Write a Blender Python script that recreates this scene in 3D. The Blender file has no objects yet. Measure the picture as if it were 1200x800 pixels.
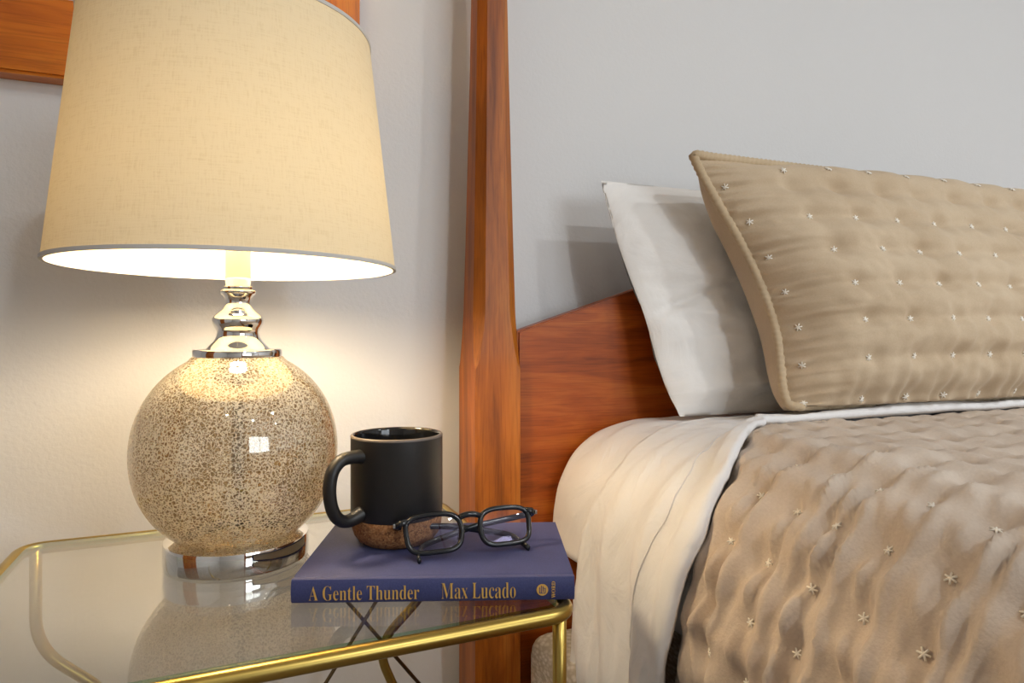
import bpy, bmesh, math, random
from mathutils import Vector, Matrix, noise, Euler
random.seed(7)
scn = bpy.context.scene
COL = scn.collection

# ------------------------------------------------------------------ camera
F_PX, HOR, PSI, ZC = 780.0, 390.0, math.radians(21.4), 0.834
cam_d = bpy.data.cameras.new('camera'); cam = bpy.data.objects.new('camera', cam_d); COL.objects.link(cam)
cam_d.sensor_fit = 'HORIZONTAL'; cam_d.sensor_width = 36.0
cam_d.lens = 36.0 * F_PX / 1200.0
cam_d.shift_y = -(400 - HOR) / 1200.0
cam_d.clip_start = 0.01
cam.location = (0, 0, ZC)
cam.rotation_euler = (math.pi / 2, 0, -PSI)
scn.camera = cam
# ------------------------------------------------------------------ world, light, exposure
scn.view_settings.view_transform = 'Standard'
scn.view_settings.look = 'None'
scn.view_settings.gamma = 1.0
scn.view_settings.exposure = 0.0
scn.view_settings.use_curve_mapping = False
w = bpy.data.worlds.new('world'); scn.world = w; w.use_nodes = True
w.node_tree.nodes['Background'].inputs[0].default_value = (0.80, 0.90, 1.0, 1)
w.node_tree.nodes['Background'].inputs[1].default_value = 1.0
scn.cycles.max_bounces = 10
scn.cycles.transparent_max_bounces = 24
scn.cycles.transmission_bounces = 10
scn.cycles.glossy_bounces = 6
scn.cycles.sample_clamp_indirect = 6.0
scn.cycles.caustics_reflective = False
scn.cycles.caustics_refractive = False

def area(name, loc, rot, size, watts, color, sizey=None, spread=None):
    l = bpy.data.lights.new(name, 'AREA'); l.energy = watts; l.color = color
    if sizey: l.shape = 'RECTANGLE'; l.size = size; l.size_y = sizey
    else: l.shape = 'DISK'; l.size = size
    if spread: l.spread = spread
    o = bpy.data.objects.new(name, l); COL.objects.link(o); o.location = loc; o.rotation_euler = rot
    return o
WALL_Y, CEIL, X0, X1, Y0 = 1.05, 2.45, -1.9, 3.4, -3.2
# soft fill light, added behind an invented window in the front wall
area('window_fill', (1.75, Y0 - 0.10, 1.45), (math.radians(-90), 0, math.pi), 1.9, 46.0, (0.86, 0.94, 1.0), 1.3)
DOWNLIGHTS = [(1.60, -0.75), (0.80, -1.60), (2.40, -1.60), (-0.45, -1.1)]
DOWN_W = [12.0, 18.0, 9.0, 3.0]
DOWN_C = [(.97, .99, 1.0), (.97, .99, 1.0), (.97, .99, 1.0), (1.0, .85, .66)]  # the last, warm downlight is added to warm the left wall
for (lx, ly), lw, lc in zip(DOWNLIGHTS, DOWN_W, DOWN_C):
    area('downlight_lamp', (lx, ly, CEIL - 0.028), (0, 0, 0), 0.11, lw, lc)
BULB_STRENGTH = 165.0

# ------------------------------------------------------------------ node helpers
def new_mat(name):
    m = bpy.data.materials.new(name); m.use_nodes = True
    nt = m.node_tree
    b = nt.nodes['Principled BSDF']
    return m, nt, b
def nd(nt, t, **kw):
    n = nt.nodes.new(t)
    for k, v in kw.items():
        if k in n.inputs: n.inputs[k].default_value = v
        else: setattr(n, k, v)
    return n
def ramp(nt, fac, stops):
    r = nt.nodes.new('ShaderNodeValToRGB')
    e = r.color_ramp.elements
    e[0].position, e[0].color = stops[0][0], (*stops[0][1], 1)
    e[1].position, e[1].color = stops[-1][0], (*stops[-1][1], 1)
    for p, c in stops[1:-1]:
        x = e.new(p); x.color = (*c, 1)
    nt.links.new(fac, r.inputs[0])
    return r
def obj_coord(nt, scale=(1, 1, 1), rot=(0, 0, 0)):
    tc = nt.nodes.new('ShaderNodeTexCoord'); mp = nt.nodes.new('ShaderNodeMapping')
    mp.inputs['Scale'].default_value = scale; mp.inputs['Rotation'].default_value = rot
    nt.links.new(tc.outputs['Object'], mp.inputs[0])
    return mp.outputs[0]
def bump(nt, h, strength, dist, bsdf, prev=None):
    b = nt.nodes.new('ShaderNodeBump'); b.inputs['Strength'].default_value = strength; b.inputs['Distance'].default_value = dist
    nt.links.new(h, b.inputs['Height'])
    if prev: nt.links.new(prev.outputs[0], b.inputs['Normal'])
    nt.links.new(b.outputs[0], bsdf.inputs['Normal'])
    return b
def srgb(r, g, b):
    f = lambda c: (c / 255 / 12.92) if c / 255 <= 0.04045 else ((c / 255 + 0.055) / 1.055) ** 2.4
    return (f(r), f(g), f(b))

def m_plain(name, c, rough=0.5, metal=0.0, **kw):
    m, nt, b = new_mat(name)
    b.inputs['Base Color'].default_value = (*c, 1); b.inputs['Roughness'].default_value = rough; b.inputs['Metallic'].default_value = metal
    for k, v in kw.items(): b.inputs[k.replace('_', ' ')].default_value = v
    n = nd(nt, 'ShaderNodeTexNoise', Scale=60.0, Detail=3.0)
    nt.links.new(obj_coord(nt), n.inputs['Vector'])
    mx = nd(nt, 'ShaderNodeMapRange'); mx.inputs[3].default_value = rough * 0.85; mx.inputs[4].default_value = min(1, rough * 1.15)
    nt.links.new(n.outputs[0], mx.inputs[0]); nt.links.new(mx.outputs[0], b.inputs['Roughness'])
    return m
def m_wall(name, c):
    m, nt, b = new_mat(name)
    co = obj_coord(nt)
    n1 = nd(nt, 'ShaderNodeTexNoise', Scale=1.3, Detail=2.0); nt.links.new(co, n1.inputs['Vector'])
    r = ramp(nt, n1.outputs[0], [(0.3, tuple(x * 0.97 for x in c)), (0.7, c)])
    nt.links.new(r.outputs[0], b.inputs['Base Color'])
    b.inputs['Roughness'].default_value = 0.55
    n2 = nd(nt, 'ShaderNodeTexNoise', Scale=190.0, Detail=3.0, Roughness=0.55); nt.links.new(co, n2.inputs['Vector'])
    bump(nt, n2.outputs[0], 0.30, 0.0016, b)
    return m
def m_wood(name, dark, mid, light, axis, rough=0.32, figure=1.0, coat=0.25):
    # axis = grain direction
    m, nt, b = new_mat(name)
    sc = [30.0, 30.0, 30.0]; sc['xyz'.index(axis)] = 4.0
    co = obj_coord(nt, sc)
    n1 = nd(nt, 'ShaderNodeTexNoise', Scale=1.0, Detail=6.0, Roughness=0.62, Distortion=0.6 * figure); nt.links.new(co, n1.inputs['Vector'])
    sc2 = [5.0, 5.0, 5.0]; sc2['xyz'.index(axis)] = 0.6
    n2 = nd(nt, 'ShaderNodeTexNoise', Scale=1.6, Detail=3.0, Distortion=1.0); nt.links.new(obj_coord(nt, sc2), n2.inputs['Vector'])
    mix = nd(nt, 'ShaderNodeMath', operation='ADD')
    m2 = nd(nt, 'ShaderNodeMath', operation='MULTIPLY'); m2.inputs[1].default_value = 0.55
    nt.links.new(n2.outputs[0], m2.inputs[0])
    m1 = nd(nt, 'ShaderNodeMath', operation='MULTIPLY'); m1.inputs[1].default_value = 0.5
    nt.links.new(n1.outputs[0], m1.inputs[0])
    nt.links.new(m1.outputs[0], mix.inputs[0]); nt.links.new(m2.outputs[0], mix.inputs[1])
    r = ramp(nt, mix.outputs[0], [(0.36, dark), (0.52, mid), (0.70, light)])
    sc3 = [420.0, 420.0, 420.0]; sc3['xyz'.index(axis)] = 14.0
    n3 = nd(nt, 'ShaderNodeTexNoise', Scale=1.0, Detail=2.0); nt.links.new(obj_coord(nt, sc3), n3.inputs['Vector'])
    pr = ramp(nt, n3.outputs[0], [(0.30, (0.68, 0.64, 0.6)), (0.52, (1, 1, 1))])
    mm = nd(nt, 'ShaderNodeMix', data_type='RGBA', blend_type='MULTIPLY'); mm.inputs[0].default_value = 0.8
    nt.links.new(r.outputs[0], mm.inputs[6]); nt.links.new(pr.outputs[0], mm.inputs[7])
    nt.links.new(mm.outputs[2], b.inputs['Base Color'])
    b.inputs['Roughness'].default_value = rough
    b.inputs['Specular IOR Level'].default_value = 0.32
    b.inputs['Coat Weight'].default_value = coat; b.inputs['Coat Roughness'].default_value = 0.25
    bump(nt, n3.outputs[0], 0.10, 0.0006, b)
    return m
def m_cloth(name, c1, c2, weave=1400.0, bumpd=0.0005, rough=0.9, sheen=0.15, slub=0.25, wr=0.0):
    m, nt, b = new_mat(name)
    co = obj_coord(nt)
    n1 = nd(nt, 'ShaderNodeTexNoise', Scale=weave * 0.28, Detail=2.0); nt.links.new(co, n1.inputs['Vector'])
    n2 = nd(nt, 'ShaderNodeTexNoise', Scale=9.0, Detail=4.0); nt.links.new(co, n2.inputs['Vector'])
    mx = nd(nt, 'ShaderNodeMix', data_type='FLOAT'); mx.inputs[0].default_value = slub
    nt.links.new(n2.outputs[0], mx.inputs[2]); nt.links.new(n1.outputs[0], mx.inputs[3])
    r = ramp(nt, mx.outputs[0], [(0.34, c1), (0.66, c2)])
    nt.links.new(r.outputs[0], b.inputs['Base Color'])
    b.inputs['Roughness'].default_value = rough
    b.inputs['Sheen Weight'].default_value = sheen; b.inputs['Sheen Roughness'].default_value = 0.4
    p = bump(nt, n1.outputs[0], 0.35, bumpd, b)
    if wr > 0:
        n3 = nd(nt, 'ShaderNodeTexNoise', Scale=7.0, Detail=4.0, Distortion=2.2); nt.links.new(obj_coord(nt, (1.0, 1.6, 1.0)), n3.inputs['Vector'])
        b2 = nt.nodes.new('ShaderNodeBump'); b2.inputs['Strength'].default_value = 0.5; b2.inputs['Distance'].default_value = wr
        nt.links.new(n3.outputs[0], b2.inputs['Height']); nt.links.new(b2.outputs[0], p.inputs['Normal'])
    return m
def schlick(nt, ior):
    # reflectance that is the same from both sides of a thin pane
    f0 = ((ior - 1) / (ior + 1)) ** 2
    lw = nd(nt, 'ShaderNodeLayerWeight'); lw.inputs[0].default_value = 0.5
    pw = nd(nt, 'ShaderNodeMath', operation='POWER'); pw.inputs[1].default_value = 5.0
    nt.links.new(lw.outputs['Facing'], pw.inputs[0])
    ma = nd(nt, 'ShaderNodeMath', operation='MULTIPLY_ADD'); ma.inputs[1].default_value = 1 - f0; ma.inputs[2].default_value = f0
    nt.links.new(pw.outputs[0], ma.inputs[0])
    return ma
def m_thin_glass(name, tint, ior=1.5, rough=0.0, boost=1.0, coat=(1, 1, 1)):
    m, nt, b = new_mat(name)
    nt.nodes.remove(b)
    out = nt.nodes['Material Output']
    tr = nd(nt, 'ShaderNodeBsdfTransparent'); tr.inputs[0].default_value = (*tint, 1)
    gl = nd(nt, 'ShaderNodeBsdfGlossy'); gl.inputs['Roughness'].default_value = rough; gl.inputs[0].default_value = (*coat, 1)
    fr = schlick(nt, ior)
    ml = nd(nt, 'ShaderNodeMath', operation='MULTIPLY', use_clamp=True); ml.inputs[1].default_value = boost
    # faint smudges on the pane
    n = nd(nt, 'ShaderNodeTexNoise', Scale=14.0, Detail=3.0); nt.links.new(obj_coord(nt), n.inputs['Vector'])
    mr = nd(nt, 'ShaderNodeMapRange'); mr.inputs[3].default_value = rough; mr.inputs[4].default_value = rough + 0.02
    nt.links.new(n.outputs[0], mr.inputs[0]); nt.links.new(mr.outputs[0], gl.inputs['Roughness'])
    ms = nd(nt, 'ShaderNodeMixShader')
    nt.links.new(fr.outputs[0], ml.inputs[0]); nt.links.new(ml.outputs[0], ms.inputs[0])
    nt.links.new(tr.outputs[0], ms.inputs[1]); nt.links.new(gl.outputs[0], ms.inputs[2])
    nt.links.new(ms.outputs[0], out.inputs[0])
    return m

# ------------------------------------------------------------------ materials
M = {}
M['wall'] = m_wall('wall_paint', (0.735, 0.732, 0.73))
M['ceil'] = m_wall('ceiling_paint', (0.82, 0.81, 0.79))
M['carpet'] = m_cloth('carpet', (0.30, 0.25, 0.20), (0.42, 0.36, 0.30), 900, 0.002)
M['trim'] = m_plain('white_trim', (0.78, 0.77, 0.74), 0.35)
cherry = (srgb(118, 58, 8), srgb(174, 96, 24), srgb(204, 130, 50))
M['cherry_z'] = m_wood('cherry_upright', *cherry, 'z', rough=0.42, coat=0.04)
M['cherry_x'] = m_wood('cherry_across', srgb(104, 42, 4), srgb(162, 76, 14), srgb(192, 106, 32), 'x', figure=1.6, rough=0.42, coat=0.05)
M['cherry_y'] = m_wood('cherry_rail', *cherry, 'y')
pine = (srgb(146, 66, 6), srgb(196, 106, 16), srgb(218, 136, 34))
M['pine_x'] = m_wood('frame_wood_across', *pine, 'x', rough=0.42)
M['pine_z'] = m_wood('frame_wood_upright', *pine, 'z', rough=0.42)
M['gold'] = m_plain('brushed_gold', (0.43, 0.305, 0.080), 0.31, 1.0)
M['gold_dark'] = m_plain('dark_brass', (0.20, 0.15, 0.08), 0.4, 1.0)
M['chrome'] = m_plain('chrome', (0.80, 0.79, 0.77), 0.035, 1.0)
M['glass'] = m_thin_glass('table_glass', (0.88, 0.88, 0.85), 1.5, 0.0, 1.7)
M['glass_edge'] = m_thin_glass('glass_edge_green', (0.45, 0.68, 0.57), 1.5, 0.05, 1.0)
M['black_ceramic'] = m_plain('matte_black_ceramic', (0.012, 0.011, 0.011), 0.42)
M['black_glaze'] = m_plain('black_glaze', (0.008, 0.008, 0.008), 0.08)
M['rim_clay'] = m_plain('worn_rim', (0.16, 0.13, 0.11), 0.5)
M['gilt'] = m_plain('gilt_foil', srgb(222, 176, 92), 0.45, 0.25)
M['acetate'] = m_plain('black_acetate', (0.013, 0.014, 0.016), 0.16)
M['steel'] = m_plain('hinge_steel', (0.5, 0.5, 0.5), 0.25, 1.0)
M['paper'] = m_plain('page_paper', (0.72, 0.66, 0.54), 0.8)
M['tan'] = m_cloth('tan_cotton', srgb(192, 170, 141), srgb(209, 189, 161), 1500, 0.0005)
M['tan_pipe'] = m_cloth('tan_piping', srgb(192, 170, 138), srgb(208, 187, 156), 1500, 0.0005)
M['taupe'] = m_cloth('taupe_cotton', srgb(194, 177, 160), srgb(213, 198, 182), 1300, 0.0013)
M['sheet'] = m_cloth('white_sheet', srgb(236, 235, 235), srgb(244, 243, 243), 2200, 0.0002, 0.75, 0.1, 0.2, 0.012)
M['pillowcase'] = m_cloth('white_pillowcase', srgb(240, 237, 233), srgb(247, 245, 242), 2200, 0.0002, 0.75, 0.1, 0.2, 0.008)
M['thread'] = m_plain('cream_thread', srgb(248, 243, 232), 0.7)
M['lamp_white'] = m_plain('satin_white_tube', (0.72, 0.70, 0.66), 0.4)

def mat_cork():
    m, nt, b = new_mat('cork')
    co = obj_coord(nt)
    v = nd(nt, 'ShaderNodeTexVoronoi', Scale=520.0); nt.links.new(co, v.inputs['Vector'])
    r = ramp(nt, v.outputs['Color'], [(0.0, srgb(104, 62, 32)), (0.45, srgb(158, 106, 62)), (1.0, srgb(186, 136, 88))])
    n = nd(nt, 'ShaderNodeTexNoise', Scale=700.0, Detail=2.0); nt.links.new(co, n.inputs['Vector'])
    k = ramp(nt, n.outputs[0], [(0.33, (0.35, 0.28, 0.22)), (0.43, (1, 1, 1))])
    mm = nd(nt, 'ShaderNodeMix', data_type='RGBA', blend_type='MULTIPLY'); mm.inputs[0].default_value = 1
    nt.links.new(r.outputs[0], mm.inputs[6]); nt.links.new(k.outputs[0], mm.inputs[7])
    nt.links.new(mm.outputs[2], b.inputs['Base Color']); b.inputs['Roughness'].default_value = 0.8
    bump(nt, v.outputs['Distance'], 0.3, 0.0006, b)
    return m
M['cork'] = mat_cork()
def mat_bookcloth():
    m, nt, b = new_mat('navy_book_cloth')
    co = obj_coord(nt)
    n = nd(nt, 'ShaderNodeTexNoise', Scale=900.0, Detail=2.0); nt.links.new(co, n.inputs['Vector'])
    n2 = nd(nt, 'ShaderNodeTexNoise', Scale=22.0, Detail=4.0); nt.links.new(co, n2.inputs['Vector'])
    mx = nd(nt, 'ShaderNodeMix', data_type='FLOAT'); mx.inputs[0].default_value = 0.5
    nt.links.new(n.outputs[0], mx.inputs[2]); nt.links.new(n2.outputs[0], mx.inputs[3])
    r = ramp(nt, mx.outputs[0], [(0.3, srgb(42, 48, 94)), (0.7, srgb(64, 70, 120))])
    nt.links.new(r.outputs[0], b.inputs['Base Color']); b.inputs['Roughness'].default_value = 0.55
    b.inputs['Sheen Weight'].default_value = 0.1
    bump(nt, n.outputs[0], 0.35, 0.0004, b)
    return m
M['bookcloth'] = mat_bookcloth()
def mat_shade():
    m, nt, b = new_mat('linen_shade')
    nt.nodes.remove(b); out = nt.nodes['Material Output']
    co = obj_coord(nt, (1, 1, 1))
    w1 = nd(nt, 'ShaderNodeTexNoise', Scale=1.0, Detail=2.0); nt.links.new(obj_coord(nt, (700, 700, 40)), w1.inputs['Vector'])
    w2 = nd(nt, 'ShaderNodeTexNoise', Scale=1.0, Detail=2.0); nt.links.new(obj_coord(nt, (60, 60, 900)), w2.inputs['Vector'])
    ad = nd(nt, 'ShaderNodeMath', operation='ADD'); nt.links.new(w1.outputs[0], ad.inputs[0]); nt.links.new(w2.outputs[0], ad.inputs[1])
    r = ramp(nt, ad.outputs[0], [(0.6, (0.68, 0.58, 0.39)), (1.4, (0.76, 0.67, 0.48))])
    df = nd(nt, 'ShaderNodeBsdfDiffuse'); tl = nd(nt, 'ShaderNodeBsdfTranslucent')
    nt.links.new(r.outputs[0], df.inputs[0])
    tl.inputs[0].default_value = (0.92, 0.72, 0.38, 1)
    ms = nd(nt, 'ShaderNodeMixShader'); ms.inputs[0].default_value = 0.038
    nt.links.new(df.outputs[0], ms.inputs[1]); nt.links.new(tl.outputs[0], ms.inputs[2])
    nt.links.new(ms.outputs[0], out.inputs[0])
    bp = nt.nodes.new('ShaderNodeBump'); bp.inputs['Strength'].default_value = 0.25; bp.inputs['Distance'].default_value = 0.0004
    nt.links.new(ad.outputs[0], bp.inputs['Height']); nt.links.new(bp.outputs[0], df.inputs['Normal'])
    return m
M['shade'] = mat_shade()
M['shade_trim'] = m_plain('shade_tape', (0.62, 0.60, 0.57), 0.8)
def mat_bulb():
    m, nt, b = new_mat('lit_bulb')
    b.inputs['Emission Color'].default_value = (1.0, 0.79, 0.52, 1); b.inputs['Emission Strength'].default_value = BULB_STRENGTH
    b.inputs['Base Color'].default_value = (1, 0.9, 0.8, 1)
    return m
M['bulb'] = mat_bulb()
def mat_mercury():
    # mercury glass: a crackled silvered net, clear flecks between, glossy outside
    m, nt, b = new_mat('mercury_glass')
    nt.nodes.remove(b); out = nt.nodes['Material Output']
    co = obj_coord(nt)
    wn = nd(nt, 'ShaderNodeTexNoise', Scale=210.0, Detail=3.0); nt.links.new(co, wn.inputs['Vector'])
    vm = nd(nt, 'ShaderNodeVectorMath', operation='MULTIPLY_ADD'); vm.inputs[1].default_value = (0.008, 0.008, 0.008)
    nt.links.new(wn.outputs['Color'], vm.inputs[0]); nt.links.new(co, vm.inputs[2])
    v = nd(nt, 'ShaderNodeTexVoronoi', feature='DISTANCE_TO_EDGE', Scale=310.0); nt.links.new(vm.outputs[0], v.inputs['Vector'])
    big = nd(nt, 'ShaderNodeTexNoise', Scale=20.0, Detail=2.0); nt.links.new(co, big.inputs['Vector'])
    th = nd(nt, 'ShaderNodeMapRange'); th.inputs[1].default_value = 0.35; th.inputs[2].default_value = 0.65
    th.inputs[3].default_value = 0.07; th.inputs[4].default_value = 0.15
    nt.links.new(big.outputs[0], th.inputs[0])
    gt = nd(nt, 'ShaderNodeMath', operation='SUBTRACT'); nt.links.new(v.outputs['Distance'], gt.inputs[0]); nt.links.new(th.outputs[0], gt.inputs[1])
    sm = nd(nt, 'ShaderNodeMapRange'); sm.inputs[1].default_value = -0.02; sm.inputs[2].default_value = 0.05; nt.links.new(gt.outputs[0], sm.inputs[0])
    # net: silvered film, half diffuse half metal
    net_d = nd(nt, 'ShaderNodeBsdfDiffuse'); net_d.inputs[0].default_value = (0.95, 0.89, 0.74, 1)
    net_t = nd(nt, 'ShaderNodeBsdfTranslucent'); net_t.inputs[0].default_value = (0.96, 0.90, 0.72, 1)
    n1 = nd(nt, 'ShaderNodeMixShader'); n1.inputs[0].default_value = 0.5
    nt.links.new(net_d.outputs[0], n1.inputs[1]); nt.links.new(net_t.outputs[0], n1.inputs[2])
    # flecks: mostly clear with a smoky tint
    hole = nd(nt, 'ShaderNodeBsdfTransparent'); hole.inputs[0].default_value = (0.52, 0.42, 0.28, 1)
    mx = nd(nt, 'ShaderNodeMixShader'); nt.links.new(sm.outputs[0], mx.inputs[0])
    nt.links.new(n1.outputs[0], mx.inputs[1]); nt.links.new(hole.outputs[0], mx.inputs[2])
    gl = nd(nt, 'ShaderNodeBsdfGlossy'); gl.inputs['Roughness'].default_value = 0.03; gl.inputs[0].default_value = (1.0, 0.95, 0.86, 1)
    lw = schlick(nt, 2.1)
    fin = nd(nt, 'ShaderNodeMixShader'); nt.links.new(lw.outputs[0], fin.inputs[0])
    nt.links.new(mx.outputs[0], fin.inputs[1]); nt.links.new(gl.outputs[0], fin.inputs[2])
    nt.links.new(fin.outputs[0], out.inputs[0])
    return m
M['mercury'] = mat_mercury()
def mat_quiltbox():
    m, nt, b = new_mat('mattress_ticking')
    b.inputs['Base Color'].default_value = (0.72, 0.69, 0.62, 1); b.inputs['Roughness'].default_value = 0.85
    v = nd(nt, 'ShaderNodeTexVoronoi', Scale=110.0); nt.links.new(obj_coord(nt, (1, 1, 2.2)), v.inputs['Vector'])
    r = ramp(nt, v.outputs['Distance'], [(0.2, (0.74, 0.71, 0.65)), (0.7, (0.50, 0.46, 0.38))])
    nt.links.new(r.outputs[0], b.inputs['Base Color'])
    bump(nt, v.outputs['Distance'], 0.5, -0.002, b)
    return m
M['ticking'] = mat_quiltbox()
M['lens'] = m_thin_glass('spectacle_lens', (0.95, 0.96, 0.97), 1.5, 0.0, 1.5, (0.80, 0.70, 1.0))
M['mirror'] = m_plain('mirror_glass', (0.8, 0.8, 0.8), 0.02, 1.0)

# ------------------------------------------------------------------ mesh helpers
def obj(name, bm_or_me, mat, parent=None, smooth=True, auto=None):
    if isinstance(bm_or_me, bmesh.types.BMesh):
        me = bpy.data.meshes.new(name)
        bmesh.ops.recalc_face_normals(bm_or_me, faces=bm_or_me.faces)
        bm_or_me.to_mesh(me); bm_or_me.free()
    else: me = bm_or_me
    mats = mat if isinstance(mat, (list, tuple)) else [mat]
    for m in mats: me.materials.append(M[m])
    if smooth:
        for p in me.polygons: p.use_smooth = True
        if auto is not None: me.set_sharp_from_angle(angle=math.radians(auto))
    o = bpy.data.objects.new(name, me); COL.objects.link(o)
    if parent: o.parent = parent
    return o
def face_out(bm):
    # a draped cloth's faces look up and out
    bmesh.ops.recalc_face_normals(bm, faces=bm.faces)
    if sum(f.normal.z * f.calc_area() for f in bm.faces) < 0: bmesh.ops.reverse_faces(bm, faces=bm.faces)
    me = bpy.data.meshes.new('cloth'); bm.to_mesh(me); bm.free()
    return me
def empty(name, label, cat, loc=(0, 0, 0), rz=0.0, group=None):
    o = bpy.data.objects.new(name, None); COL.objects.link(o); o.empty_display_size = 0.05
    o.location = loc; o.rotation_euler = (0, 0, rz)
    o['label'] = label; o['category'] = cat
    if group: o['group'] = group
    return o
def tag(o, label, cat, group=None):
    o['label'] = label; o['category'] = cat
    if group: o['group'] = group
    return o
def struct(o):
    o['kind'] = 'structure'; return o
def add_box(bm, lo, hi, bev=0.0, seg=2):
    r = bmesh.ops.create_cube(bm, size=1.0)
    vs = r['verts']
    for v in vs:
        v.co = Vector([lo[i] + (v.co[i] + 0.5) * (hi[i] - lo[i]) for i in range(3)])
    if bev > 0:
        es = list({e for v in vs for e in v.link_edges})
        bmesh.ops.bevel(bm, geom=es, offset=bev, segments=seg, affect='EDGES', profile=0.5)
def box(lo, hi, bev=0.0, seg=2):
    bm = bmesh.new(); add_box(bm, lo, hi, bev, seg); return bm
def add_lathe(bm, prof, n=64, cap0=False, cap1=False):
    rings = []
    for r, z in prof:
        if r < 1e-6: rings.append([bm.verts.new((0, 0, z))])
        else: rings.append([bm.verts.new((r * math.cos(2 * math.pi * i / n), r * math.sin(2 * math.pi * i / n), z)) for i in range(n)])
    for a, b in zip(rings, rings[1:]):
        for i in range(n):
            j = (i + 1) % n
            f = [a[i % len(a)], a[j % len(a)], b[j % len(b)], b[i % len(b)]]
            g = []
            for v in f:
                if v not in g: g.append(v)
            if len(g) > 2: bm.faces.new(g)
    if cap0 and len(rings[0]) > 1: bm.faces.new(rings[0][::-1])
    if cap1 and len(rings[-1]) > 1: bm.faces.new(rings[-1])
def lathe(prof, n=64, cap0=False, cap1=False):
    bm = bmesh.new(); add_lathe(bm, prof, n, cap0, cap1); return bm
def smooth_path(pts, rad, seg=8, closed=False):
    # polyline with rounded corners
    pts = [Vector(p) for p in pts]; out = []
    n = len(pts)
    for i, p in enumerate(pts):
        if not closed and i in (0, n - 1): out.append(p); continue
        a, b = pts[i - 1], pts[(i + 1) % n]
        da, db = (a - p), (b - p)
        r = min(rad, da.length * 0.48, db.length * 0.48)
        p0, p1 = p + da.normalized() * r, p + db.normalized() * r
        for k in range(seg + 1):
            t = k / seg
            out.append(p0 * (1 - t) ** 2 + p * 2 * t * (1 - t) + p1 * t * t)
    return out
def add_tube(bm, pts, r, n=14, closed=False, sx=1.0, up=None, taper=None):
    pts = [Vector(p) for p in pts]; m = len(pts)
    rings = []; prevn = None
    for i, p in enumerate(pts):
        a = pts[(i - 1) % m] if (closed or i > 0) else p
        b = pts[(i + 1) % m] if (closed or i < m - 1) else p
        t = (b - a).normalized()
        if up is not None: nn = up - t * up.dot(t)
        elif prevn is None:
            nn = t.orthogonal()
        else: nn = prevn - t * prevn.dot(t)
        nn.normalize(); prevn = nn
        bb = t.cross(nn)
        rr = r * (taper(i / (m - 1)) if taper else 1.0)
        rings.append([bm.verts.new(p + (nn * math.cos(2 * math.pi * k / n) * rr + bb * math.sin(2 * math.pi * k / n) * rr * sx)) for k in range(n)])
    pairs = list(zip(rings, rings[1:]))
    if closed: pairs.append((rings[-1], rings[0]))
    for A, B in pairs:
        off = 0
        if closed and A is rings[-1]:
            off = min(range(n), key=lambda o: (A[0].co - B[o].co).length)
        for k in range(n):
            bm.faces.new([A[k], A[(k + 1) % n], B[(k + 1 + off) % n], B[(k + off) % n]])
    if not closed:
        bm.faces.new(rings[0][::-1]); bm.faces.new(rings[-1])
def tube(pts, r, **kw):
    bm = bmesh.new(); add_tube(bm, pts, r, **kw); return bm
def add_grid(bm, rows):
    vs = [[bm.verts.new(p) for p in r] for r in rows]
    for a, b in zip(vs, vs[1:]):
        for i in range(len(a) - 1):
            bm.faces.new([a[i], a[i + 1], b[i + 1], b[i]])
    return vs
def prism(poly, y0, y1, bev=0.0):
    # polygon in xz extruded along y
    bm = bmesh.new()
    a = [bm.verts.new((x, y0, z)) for x, z in poly]; b = [bm.verts.new((x, y1, z)) for x, z in poly]
    bm.faces.new(a); bm.faces.new(b[::-1])
    n = len(poly)
    for i in range(n): bm.faces.new([a[i], b[i], b[(i + 1) % n], a[(i + 1) % n]])
    if bev:
        es = [e for e in bm.edges if abs(e.verts[0].co.y - e.verts[1].co.y) < 1e-6 and abs(e.verts[0].co.y - min(y0, y1)) < 1e-6]
        bmesh.ops.bevel(bm, geom=es, offset=bev, segments=2, affect='EDGES')
    return bm
def interp(tab, t):
    if t <= tab[0][0]: return tab[0][1]
    for (a, va), (b, vb) in zip(tab, tab[1:]):
        if t <= b:
            k = (t - a) / (b - a); return va + (vb - va) * k
    return tab[-1][1]
def sinterp(tab, t):
    # Catmull-Rom through the table
    n = len(tab)
    if t <= tab[0][0]: return tab[0][1]
    if t >= tab[-1][0]: return tab[-1][1]
    for i in range(n - 1):
        a, b = tab[i], tab[i + 1]
        if t <= b[0]:
            h = b[0] - a[0]; k = (t - a[0]) / h
            ma = (b[1] - tab[i - 1][1]) / (b[0] - tab[i - 1][0]) if i > 0 else (b[1] - a[1]) / h
            mb = (tab[i + 2][1] - a[1]) / (tab[i + 2][0] - a[0]) if i + 2 < n else (b[1] - a[1]) / h
            k2, k3 = k * k, k ** 3
            return (2 * k3 - 3 * k2 + 1) * a[1] + (k3 - 2 * k2 + k) * h * ma + (-2 * k3 + 3 * k2) * b[1] + (k3 - k2) * h * mb
def fbm(x, y, z, o=3): return noise.fractal(Vector((x, y, z)), 0.6, 2.0, o)
CP, SP = math.cos(PSI), math.sin(PSI)
def ray(px, py):
    # direction of a photo pixel in the room
    X, Z = (px - 600) / F_PX, (HOR - py) / F_PX
    return Vector((X * CP + SP, -X * SP + CP, Z))
CAM = Vector((0, 0, ZC))
def hit(px, py, p0, nrm):
    d = ray(px, py); k = (Vector(p0) - CAM).dot(Vector(nrm)) / d.dot(Vector(nrm)); return CAM + d * k

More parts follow.
